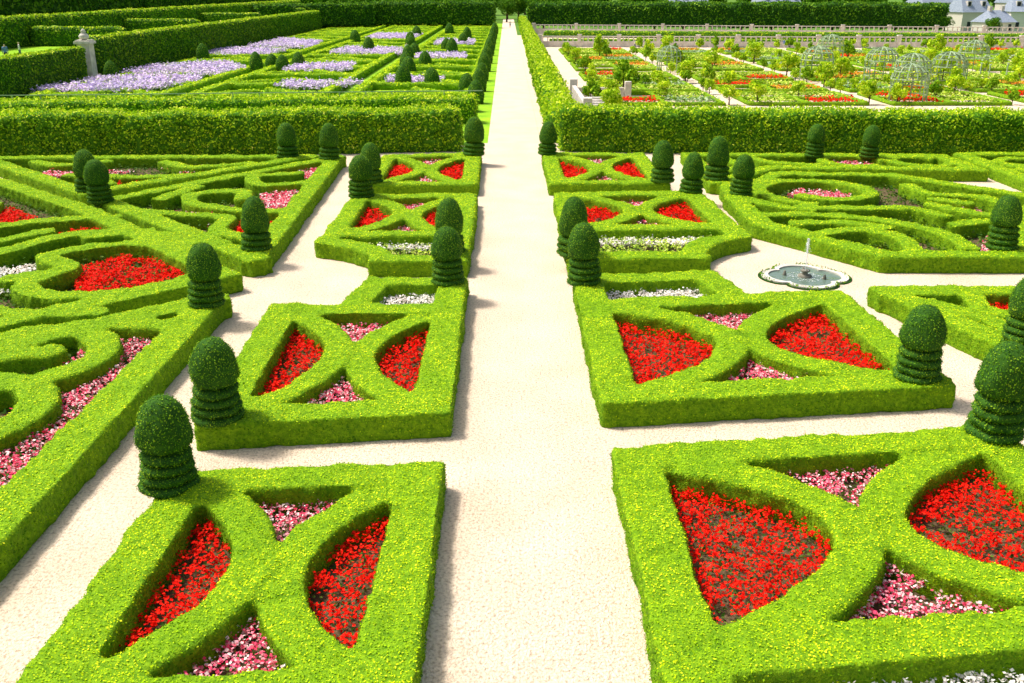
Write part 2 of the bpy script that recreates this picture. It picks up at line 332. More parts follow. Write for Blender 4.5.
block([(-11.8,57.0),(-20.6,46.3),(-31,56.6)],
      [cat([(-14.5,55),(-17.5,53.5),(-20,55.5)]),cat([(-17.4,51),(-20.5,50.6),(-23.8,51.2)]),cat([(-23.0,55.5),(-25.5,54.2),(-27.5,55.6)]),cat([(-20.4,48.6),(-21.4,50)])],
      [(M_pink,[(-14,55.5),(-17.5,52.5),(-20,55)]),(M_red,[(-18.4,49.5),(-22.5,49.2),(-22,50.2),(-18,50)]),(M_pink,[(-21,54),(-26,51.5),(-26,53.5)])],dens=130,ls=0.09,vs=0.11,fd=50,fsz=0.12)
block([(10.9,45.4),(10.9,39.6),(14.2,34.6),(19.2,34.5),(25.5,45),(20.5,50.8),(14.5,51.2)],
      [spiral(15.6,46.6,3.4,1.7,250,-150),arc(15.6,46.6,4.6,150,250,14),cat([(11.2,41.2),(13.4,41.4),(16,40.4),(17.8,38.2),(17.9,35.4)]),
       cat([(12.6,37.8),(14.6,38.6),(15.8,37.4),(15.6,35.2)]),cat([(19.6,43.6),(21.2,41.4),(23.0,42.3),(22.8,45.2),(20.8,45.8),(20.4,48.4)]),
       cat([(18.9,39.4),(20.6,40.0),(21.8,39.8)]),cat([(13.2,43),(15.6,42.6),(18.4,42.6),(19.4,41)]),cat([(12.2,39.6),(14.2,40.0),(16,38.8)]),cat([(20.2,44.8),(21.6,43.6)])],
      [(M_pink,arc(15.6,47,1.5,0,360,14)),(M_pink,[(20.4,43),(22,43),(22,45.2),(20.6,45)]),(M_pink,[(18.5,36),(19.4,36),(20,38.5)])],dens=160,ls=0.078,vs=0.1,fd=60,fsz=0.11,wi=0.75)
block([(10.9,49.0),(11.0,57.6),(26,57.0),(26,52.4),(21,52.8),(14.8,53.2)],
      [arc(20.2,55.4,1.8,0,300,16),cat([(11.4,51.5),(13.2,54.0),(12.6,57)]),cat([(14.5,57),(15.4,54.8),(17.8,54)]),arc(24,55.2,1.6,40,340,14)],
      [(M_pink,arc(20.2,55.4,1.3,0,360,12)),(M_pink,[(11.4,52.6),(12.6,54.4),(11.6,56)])],dens=130,ls=0.09,vs=0.11,fd=50,fsz=0.12,wi=0.65)
block([(20.6,34.5),(36,34.5),(36,58),(27.5,57.5),(27.3,44.5)],
      [spiral(27,39.4,3.6,0.8,120,-400,44),arc(31.8,47,3.3,0,300,20),arc(31.8,47,1.6,180,480,14),cat([(28,52),(30,53.6),(33,52),(35,54)]),cat([(22,36.5),(23.0,38),(23,40)]),spiral(29.8,54.5,2.0,0.6,0,400,18),cat([(31,36),(33,38),(32,41),(34,43)])],
      [(M_pink,arc(27,39.4,1.1,0,360,12)),(M_pink,arc(31.8,47,2,0,360,12)),(M_pink,[(31,37),(35,37),(35,40),(32.5,40)])],dens=140,ls=0.085,vs=0.11,fd=50,fsz=0.12,wi=0.75)
block([(12.6,30.0),(24,30.0),(24,24.4),(14.3,24.4)],
      [cat([(13.4,29.0),(14.6,27.0),(14.9,25)]),cat([(15.2,29.6),(15.0,28.0),(16.6,26.9),(18.6,27.0),(20,28.4)]),cat([(16.4,24.8),(17.4,26.0),(20,26)])],
      [(M_red,[(15.2,27.4),(20,27.4),(20,29.6),(15.2,29.6)]),(M_red,[(15,25),(20,25),(20,26.8),(15.2,26.8)])],dens=300,ls=0.058,fd=70,fsz=0.085,wi=0.7)
block([(13.8,20.6),(24,21.8),(24,10),(14,10)],[cat([(14.4,18),(16,16.5),(18,19)])],[(M_red,[(14.5,15),(20,15),(20,20),(14.5,19.5)])],dens=200)

# ------------------------------------------------------------ topiary
def lathe(prof, seg=36, amp=0.02, seed=0):
    V=[];L=[];Sz=[]
    for i,(r,z) in enumerate(prof):
        for j in range(seg):
            a=2*math.pi*j/seg; k=1+amp*4*noise.noise(Vector((math.cos(a)*1.8+seed*7,math.sin(a)*1.8,z*2.2)))+amp*2*noise.noise(Vector((math.cos(a)*7+seed,math.sin(a)*7,z*8)))
            V.append((r*k*math.cos(a),r*k*math.sin(a),z))
    T=[]
    for i in range(len(prof)-1):
        for j in range(seg):
            a=i*seg+j;b=i*seg+(j+1)%seg;c=b+seg;d=a+seg
            L+= [a,b,c,d]; Sz.append(4); T+=[(a,b,c),(a,c,d)]
    return np.array(V),np.array(L),np.array(Sz),np.array(T)
def topi_mesh(prof,seed,dens=620,ls=0.048,jit=0.035,amp=0.026):
    V,L,Sz,T=lathe(prof,seed=seed,amp=amp)
    P,N=tri_sample(V,T,dens)
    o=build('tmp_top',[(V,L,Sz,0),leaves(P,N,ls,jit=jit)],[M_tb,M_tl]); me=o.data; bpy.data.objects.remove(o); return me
def prof_rings(nr=4,seed=0):
    rr=random.Random(seed); pr=[(0.30,-0.25),(0.34,0.0)]; z=0.0
    for k in range(nr):
        h=0.225+rr.uniform(-.02,.02); ro=0.60-0.02*k+rr.uniform(-.02,.02); ri=0.38-0.02*k
        for t in np.linspace(-1,1,9): pr.append((ri+(ro-ri)*(max(0,1-abs(t)**2.3))**0.5, z+h*(t+1)/2))
        z+=h
    hd=2.10-z; rm=0.545
    pr.append((0.30,z+0.03))
    for t in np.linspace(0.06,1,18):
        if t<0.22: r=rm*(0.78+0.22*math.sin(t/0.22*math.pi/2))
        else: r=rm*math.sqrt(max(0,1-((t-0.22)/0.78)**2.2))
        pr.append((max(r,0.01),z+hd*t))
    return pr
TOP=[topi_mesh(prof_rings(4,0),0),topi_mesh(prof_rings(3,5),1),topi_mesh(prof_rings(4,9),2)]
def topiary(x,y,sc=1.0,z=H-0.06,v=None,sx=None):
    o=bpy.data.objects.new('box_topiary',TOP[random.randrange(3) if v is None else v]); link(o)
    o.location=(x,y,z); s2=(sx or sc)*random.uniform(0.93,1.03); o.scale=(s2,s2,sc*random.uniform(0.96,1.04)); o.rotation_euler=(random.uniform(-.04,.04),random.uniform(-.04,.04),random.uniform(0,6.28))
for x,y,s,v in [(-6.8,16.9,0.98,0),(-6.75,20.15,1.0,0),(-9.5,28.6,1.0,2),(-9.6,35.4,0.98,1),(-7.0,45.2,1.0,2),(-7.0,48.7,1.0,1),
    (-2.0,31.0,0.95,0),(-2.2,34.9,1.0,1),(-2.0,57.4,1.1,1),(-10.4,55.9,1.0,1),(-13.0,56.6,1.0,1),(-19.0,44.0,1.0,2),(-20.6,46.6,1.0,1),
    (2.6,30.9,0.98,2),(2.45,34.6,1.05,1),(2.4,57.6,0.95,1),(8.0,48.9,1.05,1),(9.0,46.2,0.95,1),(10.9,49.4,1.05,1),(11.3,45.6,0.95,2),
    (18.2,56.6,0.95,0),(21.4,56.4,0.95,1),(10.5,22.5,0.94,0),(10.9,19.2,1.05,0),(14.4,24.8,0.98,2),(19.0,35.4,1.02,0)]:
    topiary(x,y,s,v=v)

# ------------------------------------------------------------ fountain
fx,fy=10.95,33.6
E=bpy.data.objects.new('fountain',None); link(E); E.location=(fx,fy,0); E.scale=(0.86,0.86,1)
def quatre(r,l,n=64): 
    return [((r+l*abs(math.cos(2*a))**0.6)*math.cos(a),(r+l*abs(math.cos(2*a))**0.6)*math.sin(a)) for a in np.linspace(0,2*math.pi,n,endpoint=False)]
def ringwall(name,r0,r1,z0,z1,mat,par):
    n=len(r0);V=[(*p,z0) for p in r0]+[(*p,z0) for p in r1]+[(*p,z1) for p in r0]+[(*p,z1) for p in r1];F=[]
    for i in range(n):
        j=(i+1)%n;F+=[(2*n+i,2*n+j,3*n+j,3*n+i),(n+i,n+j,3*n+j,3*n+i),(i,j,2*n+j,2*n+i)]
    me=bpy.data.meshes.new(name);me.from_pydata(V,[],F);me.materials.append(mat);me.update();return link(bpy.data.objects.new(name,me),par)
ringwall('rim',quatre(1.20,0.34),quatre(1.42,0.42),-0.02,0.08,M_stone,E)
ringwall('kerb',quatre(1.425,0.42),quatre(1.55,0.42),-0.02,0.03,M_fl,E)
sheet('water',quatre(1.21,0.34),0.03,M_water,E)
n=700; a=R.uniform(0,6.28,n); a=a[np.abs(np.sin(a*1.5+0.6))>0.25]; n=len(a); rr=1.50+0.3*np.abs(np.cos(2*a))**0.6+R.uniform(-.1,.08,n); P=np.c_[rr*np.cos(a),rr*np.sin(a),R.uniform(0.03,0.11,n)]
v=leaves(P,np.tile([0,0,1.0],(n,1)),0.09); build('creeping_plants',[(v[0],v[1],v[2],0)],[M_tl],E)
V,L,Sz,T=lathe([(0.3,0.0),(0.28,0.1),(0.12,0.13),(0.1,0.2),(0.2,0.25),(0.21,0.28),(0.01,0.27)],seg=20,amp=0.0); build('nozzle_pedestal',[(V,L,Sz,0)],[M_dstone],E,True)
V,L,Sz,T=lathe([(0.015,0.26),(0.02,0.7),(0.028,1.1),(0.03,1.3),(0.01,1.4)],seg=10,amp=0.1); build('water_jet',[(V,L,Sz,0)],[M_spray],E,True)
n=420; a=R.uniform(0,6.28,n); t=R.uniform(0,1,n); rr=0.03+0.22*t*R.uniform(0.1,1,n); zz=1.38*(1-t**1.6)+0.08
P=np.c_[rr*np.cos(a),rr*np.sin(a),zz]; v=leaves(P,R.normal(size=(n,3)),0.03,aspect=1); build('spray_droplets',[(v[0],v[1],v[2],0)],[M_spray],E)
n=260; a=R.uniform(0,6.28,n); rr=0.75*np.sqrt(R.uniform(0,1,n)); P=np.c_[rr*np.cos(a),rr*np.sin(a),np.full(n,0.036)]; v=leaves(P,np.tile([0,0,1.0],(n,1)),0.035,tilt=0.1,jit=0.003,aspect=1); build('foam',[(v[0],v[1],v[2],0)],[M_spray],E)
for sx_,sy_ in((-1.0,0.3),(0.9,-0.5),(0.2,0.95)):
    V,L,Sz,T=lathe([(0.09,0.0),(0.08,0.1),(0.05,0.14),(0.05,0.2),(0.01,0.21)],seg=12,amp=0); V[:,0]+=sx_*0.8; V[:,1]+=sy_*0.8; build('bronze_spout',[(V,L,Sz,0)],[M_dstone],E,True)

# ------------------------------------------------------------ tall leafy hedges behind the parterres
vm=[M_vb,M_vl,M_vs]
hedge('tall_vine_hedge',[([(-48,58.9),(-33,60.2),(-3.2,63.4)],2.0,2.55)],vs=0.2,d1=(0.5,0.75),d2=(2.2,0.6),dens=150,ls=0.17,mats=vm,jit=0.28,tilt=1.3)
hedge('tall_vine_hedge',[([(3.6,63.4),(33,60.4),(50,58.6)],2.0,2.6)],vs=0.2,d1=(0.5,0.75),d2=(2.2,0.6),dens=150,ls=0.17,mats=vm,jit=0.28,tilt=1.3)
hedge('vine_hedge',[([(-50,72.5),(-2.6,77)],1.8,1.9)],vs=0.25,d1=(0.6,0.6),d2=(2.2,0.5),dens=80,ls=0.22,mats=vm,jit=0.25,tilt=1.3)
hedge('vine_hedge',[([(-50,79.5),(-2.6,84)],1.2,1.3)],vs=0.25,d1=(0.6,0.5),d2=(2.2,0.4),dens=80,ls=0.22,mats=vm,jit=0.25,tilt=1.3)
hedge('vine_arbour_hedge',[([(4.0,66),(4.3,150),(4.6,300)],1.9,1.9)],vs=0.3,d1=(0.8,0.7),d2=(3,0.6),dens=45,ls=0.3,mats=vm,jit=0.3,tilt=1.3)
boxes('post_and_rail_fence',[(-24,81.8,1.75,44,0.07,0.07,0.095)]+[(-45+i*2.2,79.8+i*0.209,0.9,0.09,0.09,1.75) for i in range(20)],M_trel)

# ------------------------------------------------------------ water garden / lavender (left, far)
st=[]
for j,y in enumerate(np.linspace(92,270,17)):
    sp=(y-80)*0.02+1
    for x0,x1 in ((-44,-33),(-30,-18),(-15,-4)):
        k=random.random()
        st.append(([(x0,y),(x1,y+random.uniform(-1,1))],0.9+sp*0.15,0.7))
        st.append(([(x0,y),(x0+ (x1-x0)*0.5,y+7*(0.5+k))],0.9,0.7))
        st.append(([(x0+(x1-x0)*0.5,y+6),(x1,y)],0.9,0.7))
        if k>0.4: st.append((arc((x0+x1)/2,y+4,2.2,0,300,10),0.8,0.7))
for x in(-44,-32.5,-29.5,-17.5,-14.5,-3.6): st.append(([(x,90),(x,285)],1.1,0.75))
hedge('box_hedge_parterre',st,vs=0.24,d1=(0.6,0.15),d2=(2,0.2),dens=20,ls=0.28,jit=0.08)
for r in ([(-46,94),(-36,95),(-33,104),(-34,110),(-41,111),(-45,108)],[(-45,114),(-33,113),(-32,122),(-38,133),(-45,126)],[(-23.5,98),(-16,99),(-15,104),(-23,103.5)],[(-54,146),(-36,148),(-35,160),(-45,164)],[(-44,168),(-33,166),(-34,184),(-44,196)],[(-27,118),(-19,120),(-20,130),(-27,128)],
          [(-27,150),(-16,150),(-17,162),(-27,166)],[(-13.5,140),(-6,140),(-6,150),(-13,150)],[(-13,176),(-6,176),(-6,190),(-13,190)],[(-28,196),(-18,196),(-18,215),(-28,215)],[(-13,104),(-7,105),(-7,109),(-13,109)]):
    flowers('lavender_bed',r,M_lav,18,0.24,0.8,7,ls=0.3,k=4,gap=-0.1)
cone=[(0.3,-0.1),(0.75,0.0),(0.82,0.4),(0.85,0.9),(0.75,1.5),(0.5,2.0),(0.2,2.3),(0.01,2.38)]
CON=[topi_mesh(cone,i+3,dens=90,ls=0.13,jit=0.06) for i in range(3)]
def conet(x,y,s=1.0,z=0.0):
    o=bpy.data.objects.new('clipped_yew_topiary',random.choice(CON)); link(o); o.location=(x,y,z); s*=0.9; o.scale=(s,s,s*random.uniform(0.9,1.1)); o.rotation_euler=(0,0,random.uniform(0,6))
for x,y,s in [(-31.5,124,1.1),(-30.2,127,1.1),(-28.2,124,1.1),(-26.8,127,1.1),(-11,104,1.1),(-12.9,126,1.1),(-10.8,130,1.1),(-8.0,104,1.1),(-10,164,1.2),(-8.8,158,1.2),(-11.8,118,1.2),(-4.0,97,1.1),
    (-2.9,90,1.0),(-2.9,101,1.0),(-2.9,113,1.0),(-2.9,126,1.1),(-2.9,140,1.1),(-2.9,156,1.1),(-2.9,172,1.1),(-2.9,190,1.1),(-2.9,210,1.1),(-2.9,232,1.1),(-14,140,1.1),(-14,150,1.1),(-16.5,170,1.2),(-18,185,1.2),
    (-22,158,1.2),(-29,190,1.3),(-8,180,1.2),(-8,200,1.2),(-43,140,1.2),(-45,112,1.0),(-19,210,1.3),(-13,225,1.3)]: conet(x,y,s)

# ------------------------------------------------------------ left terraces, gate
sheet('terrace_ground',[(-48,60),(-62,60),(-62,330),(-48,330)],3.0,M_lawn)
boxes('terrace_retaining_wall',[(-48.2,194,1.5,0.3,270,2.98)],M_dstone)
sheet('terrace_ground',[(-62,60),(-400,60),(-400,400),(-62,400)],5.2,M_lawn)
hm=[M_tb,M_vl,M_tl]
hedge('clipped_hornbeam_hedge',[([(-47,70),(-47,108.5)],1.6,3.9)],vs=0.35,d1=(0.8,0.4),d2=(3,0.3),dens=45,ls=0.28,mats=hm,jit=0.15,tilt=1.1)
hedge('clipped_hornbeam_hedge',[([(-47,113.6),(-47,300)],1.6,4.8)],vs=0.45,d1=(0.8,0.4),d2=(3,0.3),dens=28,ls=0.36,mats=hm,jit=0.15,tilt=1.1)
hedge('clipped_hornbeam_hedge',[([(-62,80),(-62,300)],1.8,6.6)],vs=0.5,d1=(0.8,0.4),d2=(3,0.3),dens=24,ls=0.4,mats=hm,jit=0.15,z0=2.9,tilt=1.1)
for yy in (128,160,200,245): hedge('clipped_hornbeam_hedge',[([(-49,yy),(-61,yy)],1.4,5.4)],vs=0.5,d1=(0.8,0.3),d2=(3,0.3),dens=24,ls=0.4,mats=hm,z0=2.9)
E=bpy.data.objects.new('stone_gate_pillar',None); link(E)
boxes('plinth',[(-47,110.9,0.4,1.9,1.9,0.9)],M_stone,E); boxes('shaft',[(-47,110.9,2.5,1.35,1.35,3.4),(-47,110.9,2.4,1.0,1.5,2.6)],M_stone,E)
boxes('cornice',[(-47,110.9,4.32,1.8,1.8,0.25),(-47,110.9,4.52,1.5,1.5,0.16)],M_stone,E)
V,L,Sz,T=lathe([(0.2,4.6),(0.5,4.75),(0.55,5.0),(0.35,5.25),(0.2,5.3),(0.28,5.45),(0.2,5.65),(0.01,5.8)],seg=18,amp=0.0); V[:,0]-=47; V[:,1]+=110.9; build('finial_urn',[(V,L,Sz,0)],[M_stone],E,True)

# ------------------------------------------------------------ trees
def crown_mesh(nclump, rad, hz, leafn, ls, trunk_h, trunk_r, mats, seed):
    rg=np.random.default_rng(seed); parts=[]
    V,L,Sz,T=lathe([(trunk_r*1.3,-0.1),(trunk_r,trunk_h*0.4),(trunk_r*0.7,trunk_h),(trunk_r*0.3,trunk_h+hz)],seg=8,amp=0.05); parts.append((V,L,Sz,0))
    for k in range(5):
        a=k*1.26; 
        p0=np.array([0,0,trunk_h*0.9]); p1=p0+np.array([math.cos(a)*rad*0.6,math.sin(a)*rad*0.6,hz*0.7]); r=trunk_r*0.35
        V=[];
        for p,q in((p0,r),(p1,r*0.3)):
            for j in range(5): V.append(p+np.array([math.cos(j*1.257)*q,math.sin(j*1.257)*q,0]))
        L=[];Sz=[]
        for j in range(5): L+=[j,(j+1)%5,5+(j+1)%5,5+j];Sz.append(4)
        parts.append((np.array(V),np.array(L),np.array(Sz),0))
    C=rg.normal(size=(nclump,3)); C/=np.linalg.norm(C,axis=1,keepdims=True); C*=rg.uniform(0.25,0.85,nclump)[:,None]
    C=C*np.array([rad,rad,hz]); C[:,2]+=trunk_h+hz*0.9
    P=[];N=[]
    for c in C:
        cr=rad*rg.uniform(0.28,0.45); d=rg.normal(size=(leafn,3)); d/=np.linalg.norm(d,axis=1,keepdims=True)
        P.append(c+d*cr*rg.uniform(0.7,1.05,leafn)[:,None]); N.append(d)
    parts.append(leaves(np.concatenate(P),np.concatenate(N),ls,tilt=0.8,jit=0))
    o=build('t',parts,mats); me=o.data; bpy.data.objects.remove(o); return me
SM=[crown_mesh(11,0.8,0.8,110,0.2,0.45,0.06,[M_bark,M_vl if i%4 else M_vs],i) for i in range(4)]
BG=[crown_mesh(26,4.6,4.4,130,0.75,3.0,0.35,[M_bark,M_dl],20+i) for i in range(3)]
def tree(mes,name,x,y,s,z=0):
    o=bpy.data.objects.new(name,random.choice(mes)); link(o); o.location=(x,y,z); o.scale=(s,s,s*random.uniform(0.85,1.15)); o.rotation_euler=(0,0,random.uniform(0,6))
def limerow(p,q,w,zb,zt,z=0,step=7):
    E=bpy.data.objects.new('clipped_lime_tree_row',None); link(E)
    l=math.dist(p,q)
    hedge('crowns',[([p,q],w,zt)],vs=0.6,d1=(1.6,1.1),d2=(5,0.9),dens=9,ls=0.65,mats=[M_db,M_dl,M_dl],z0=zb,jit=0.4,parent=E,tilt=1.2)
    n=int(l/step); boxes('trunks',[(p[0]+(q[0]-p[0])*(i+.5)/n,p[1]+(q[1]-p[1])*(i+.5)/n,(z+zb)/2,0.4,0.4,zb-z+0.6) for i in range(n)],M_bark,E)
limerow((6,262),(104,238),6,1.0,6.4)
limerow((-38,268),(-3.5,268),5,1.0,6.4)
limerow((-60,240),(-36,262),5,1.0,6.0)
limerow((-72,90),(-72,330),6,6.4,13.5,z=5.2)
limerow((-86,90),(-86,330),6,6.4,15,z=5.2)
for i in range(52):
    tree(BG,'lime_tree',-150+i*8+random.uniform(-2,2),352+random.uniform(-14,14),random.uniform(0.9,1.15))
for i in range(40): tree(BG,'lime_tree',-230+i*14+random.uniform(-2,2),400+random.uniform(-6,6),random.uniform(1.2,1.5))
for i in range(26): tree(BG,'lime_tree',-100+i*5+random.uniform(-2,2),312+random.uniform(-6,6),random.uniform(0.7,0.9))

# ------------------------------------------------------------ kitchen garden (right, far)
hs=[]; crops=[M_org,M_crop,M_crop2,M_crop,M_red,M_crop,M_crop2,M_crop]
ci=0
for iy,y in enumerate([88,99.5,112,126,142,158]):
    d=9.2 if iy<3 else 12
    for ix in range(8):
        x=9+ix*13; x1=x+10.6
        hs.append(([(x,y),(x1,y),(x1,y+d),(x,y+d),(x,y),(x1,y)],0.4,0.42))
        hs.append(([(x+5.3,y),(x+5.3,y+d)],0.4,0.42)); hs.append(([(x,y+d/2),(x1,y+d/2)],0.4,0.42))
        for k in range(4):
            cx=x+0.5+(k%2)*5.3; cy=y+0.5+(k//2)*d/2; ci+=random.randint(1,5)
            if random.random()<0.1: continue
            flowers('vegetable_bed',[(cx,cy),(cx+4.4,cy),(cx+4.4,cy+d/2-1),(cx,cy+d/2-1)],crops[ci%8],10,0.22,0.35,10,ls=0.26,k=2,gap=-0.25)
        for tx,ty in((x,y),(x1,y),(x,y+d),(x1,y+d),(x+5.3,y+d/2)):
            if random.random()<0.8: tree(SM,'standard_rose_tree',tx+random.uniform(.4,.8),ty+random.uniform(.4,.8),random.uniform(0.7,1.15))
hedge('low_box_edging',hs,vs=0.22,d1=(0.5,0.06),d2=(2,0.06),dens=14,ls=0.2,jit=0.05)
for x,y,s in [(11.5,97,1.9),(15,96,1.2),(22,125,1.5),(26,125,1.4),(34,105,1.3),(20,110,1.3),(48,108,1.6),(60,115,1.4),(57,128,1.5),(35,140,1.7),(50,145,1.7),(65,150,1.6),(14,150,1.6),(25,155,1.6),(78,160,1.7),(80,140,1.6),(70,125,1.6),(7.5,88,1.3),(8,76,1.4),(33,116,1.5),(39,115,1.4),(44,96,1.3)]:
    tree(SM,'fruit_tree',x,y,s)
def arbour(x,y,sc=1.0):
    E=bpy.data.objects.new('trellis_arbour',None); link(E); E.location=(x,y,0); E.scale=(sc,sc,sc)
    V=[];F=[];bars=[]
    for k in range(12):
        a=k*math.pi/6; prev=None
        for t in np.linspace(0,1,9):
            r=1.5 if t<0.5 else 1.5*math.cos((t-0.5)*math.pi); z=t*4 if t<0.5 else 2+1.2*math.sin((t-0.5)*math.pi)
            p=(r*math.cos(a),r*math.sin(a),z)
            if prev and not (k in(8,9) and t<=0.5): bars.append((prev,p))
            prev=p
    for z,r in((0.7,1.5),(1.35,1.5),(2.0,1.5),(2.6,1.3),(2.95,0.9)):
        for k in range(24):
            a0,a1=k*math.pi/12,(k+1)*math.pi/12
            if z<1.5 and 14<=k<=19: continue
            bars.append(((r*math.cos(a0),r*math.sin(a0),z),(r*math.cos(a1),r*math.sin(a1),z)))
    for p,q in bars:
        p=Vector(p);q=Vector(q);d=(q-p).normalized();u=d.cross(Vector((0.1,0.2,1))).normalized()*0.045;w=d.cross(u);k=len(V)
        for c in(p,q):
            for s,t in((1,1),(-1,1),(-1,-1),(1,-1)): V.append(tuple(c+u*s+w*t))
        F+=[(k,k+1,k+5,k+4),(k+1,k+2,k+6,k+5),(k+2,k+3,k+7,k+6),(k+3,k,k+4,k+7)]
    me=bpy.data.meshes.new('lattice');me.from_pydata(V,[],F);me.materials.append(M_trel);me.update();link(bpy.data.objects.new('lattice',me),E)
    n=420;a=R.normal(1.2,1.5,n);t=R.uniform(0,1,n);z=2.7*t;r=np.where(z<2,1.52,1.52*np.sqrt(np.clip(1-((z-2)/1.2)**2,0,1)));P=np.c_[r*np.cos(a),r*np.sin(a),z];Nn=np.c_[np.cos(a),np.sin(a),0.4+0*a]
    v=leaves(P,Nn,0.2,jit=0.15);build('climbing_rose',[(v[0],v[1],v[2],0)],[M_vl],E)
for x,y,s in((35.2,112,1.2),(42,110.5,1.2),(41.0,99.5,1.2),(45.8,102,1.2),(37,90,1.1),(59,125,1.2),(20.5,125,1.0),(46,141,1.2)): arbour(x,y,s)
E=bpy.data.objects.new('rose_arch_tunnel',None); link(E)
for i in range(9):
    cx=54+i*3.2; B=[]
    for k in range(9):
        t=math.pi*k/8; B.append((cx,117.6+1.1*math.cos(t),1.5+1.0*math.sin(t),0.12,0.5,0.12))
    B+=[(cx,116.5,0.75,0.12,0.12,1.5),(cx,118.7,0.75,0.12,0.12,1.5)]
    boxes('hoop',B,M_trel,E)
def balustrade(name,p,q,z,hh=1.1,step=0.55,pier=6.0,wall=0):
    l=math.dist(p,q);a=math.atan2(q[1]-p[1],q[0]-p[0]);c=((p[0]+q[0])/2,(p[1]+q[1])/2);B=[]
    B.append((c[0],c[1],z+wall/2+0.1,l,0.35,wall+0.2,a)); B.append((c[0],c[1],z+wall+hh-0.08,l,0.38,0.16,a))
    n=int(l/step)
    for i in range(n): t=(i+.5)/n; B.append((p[0]+(q[0]-p[0])*t,p[1]+(q[1]-p[1])*t,z+wall+0.18+(hh-0.34)/2,0.2,0.2,hh-0.36,a))
    n=int(l/pier)
    for i in range(n+1): t=i/n; B+= [(p[0]+(q[0]-p[0])*t,p[1]+(q[1]-p[1])*t,z+wall/2+hh/2+0.05,0.6,0.6,hh+wall+0.1,a),(p[0]+(q[0]-p[0])*t,p[1]+(q[1]-p[1])*t,z+wall+hh+0.2,0.8,0.8,0.2,a)]
    boxes(name,B,M_stone)
balustrade('stone_balustrade',(6,180),(112,174),0,1.1,0.9,7,wall=0.8)
balustrade('stone_balustrade',(6,226),(120,208),0,1.1,1.0,9,wall=1.2)
hedge('clipped_hedge',[([(8,216),(118,198)],2,1.4)],vs=0.5,d1=(0.8,0.3),d2=(3,0.3),dens=14,ls=0.4,mats=vm)
hedge('clipped_hedge',[([(8,188),(115,181)],2,1.0)],vs=0.5,d1=(0.8,0.3),d2=(3,0.3),dens=14,ls=0.4,mats=vm)
E=bpy.data.objects.new('garden_staircase',None); link(E)
boxes('parapet',[(6.4,86,0.6,0.4,16,1.3),(8.9,94,0.5,4.6,0.4,1.1)],M_stone,E)
boxes('steps',[(7.8,80+i*0.45,0.08+0.08*i,2.2,0.45,0.16+0.16*i) for i in range(8)],M_stone,E)
boxes('piers',[(6.4,77.6,0.9,0.7,0.7,1.8),(6.4,94.4,0.9,0.7,0.7,1.8),(11.6,94,0.8,0.6,0.6,1.6)],M_stone,E)

# ------------------------------------------------------------ houses
def house(x,y,w,d,h,rh,rot=0,chim=True,wc=(0.72,0.67,0.6)):
    E=bpy.data.objects.new('stone_house',None); link(E); E.location=(x,y,0); E.rotation_euler=(0,0,rot)
    boxes('walls',[(0,0,h/2,w,d,h)],plain('limewash',wc),E)
    V=[(-w/2-.3,-d/2-.4,h),(w/2+.3,-d/2-.4,h),(w/2+.3,d/2+.4,h),(-w/2-.3,d/2+.4,h),(-w/2+1,0,h+rh),(w/2-1,0,h+rh)]
    me=bpy.data.meshes.new('roof');me.from_pydata(V,[],[(0,1,5,4),(2,3,4,5),(1,2,5),(3,0,4)]);me.materials.append(M_slate);me.update();link(bpy.data.objects.new('roof',me),E)
    n=max(2,int(w/3)); B=[];F2=[];D=[]
    for i in range(n):
        xx=-w/2+w*(i+.5)/n
        for f in range(max(1,int(h/3))):
            zz=1.5+3*f
            B.append((xx,-d/2-0.01,zz,0.9,0.1,1.4)); F2.append((xx,-d/2-0.03,zz-0.8,1.2,0.2,0.12))
        if rh>3.5: D.append((xx,-d/4-0.4,h+rh*0.42,1.1,1.2,1.4)); B.append((xx,-d/4-1.03,h+rh*0.42,0.7,0.1,0.9))
    boxes('windows',B,M_glass,E); boxes('sills',F2,M_stone,E)
    if D: boxes('dormers',D,M_stone,E)
    if chim: boxes('chimneys',[(-w/2+1.6,0,h+rh*0.8,0.9,0.7,rh*1.1),(w/2-1.6,0,h+rh*0.8,0.9,0.7,rh*1.1)],M_stone,E)
house(115,250,8,7,4.4,4.6,0.2); house(128,246,10,8,4.6,4.2,-0.2,wc=(0.85,0.82,0.76)); house(113,232,7,6,2.6,2.6,0.4,wc=(0.8,0.76,0.7)); house(132,300,16,9,6,5,0.1); house(88,330,14,9,5,4,0.3); house(60,334,12,9,5,4,0); house(121,222,8,6,3.0,2.6,-.2,wc=(0.85,0.8,0.74))
house(150,290,14,9,6,6,0.1); house(108,262,6,6,6,3.0,0.5,wc=(0.7,0.65,0.58))
for x,y,s in((110,226,.35),(118,214,.3),(124,212,.35),(107,244,.4)): tree(BG,'garden_tree',x,y,s)

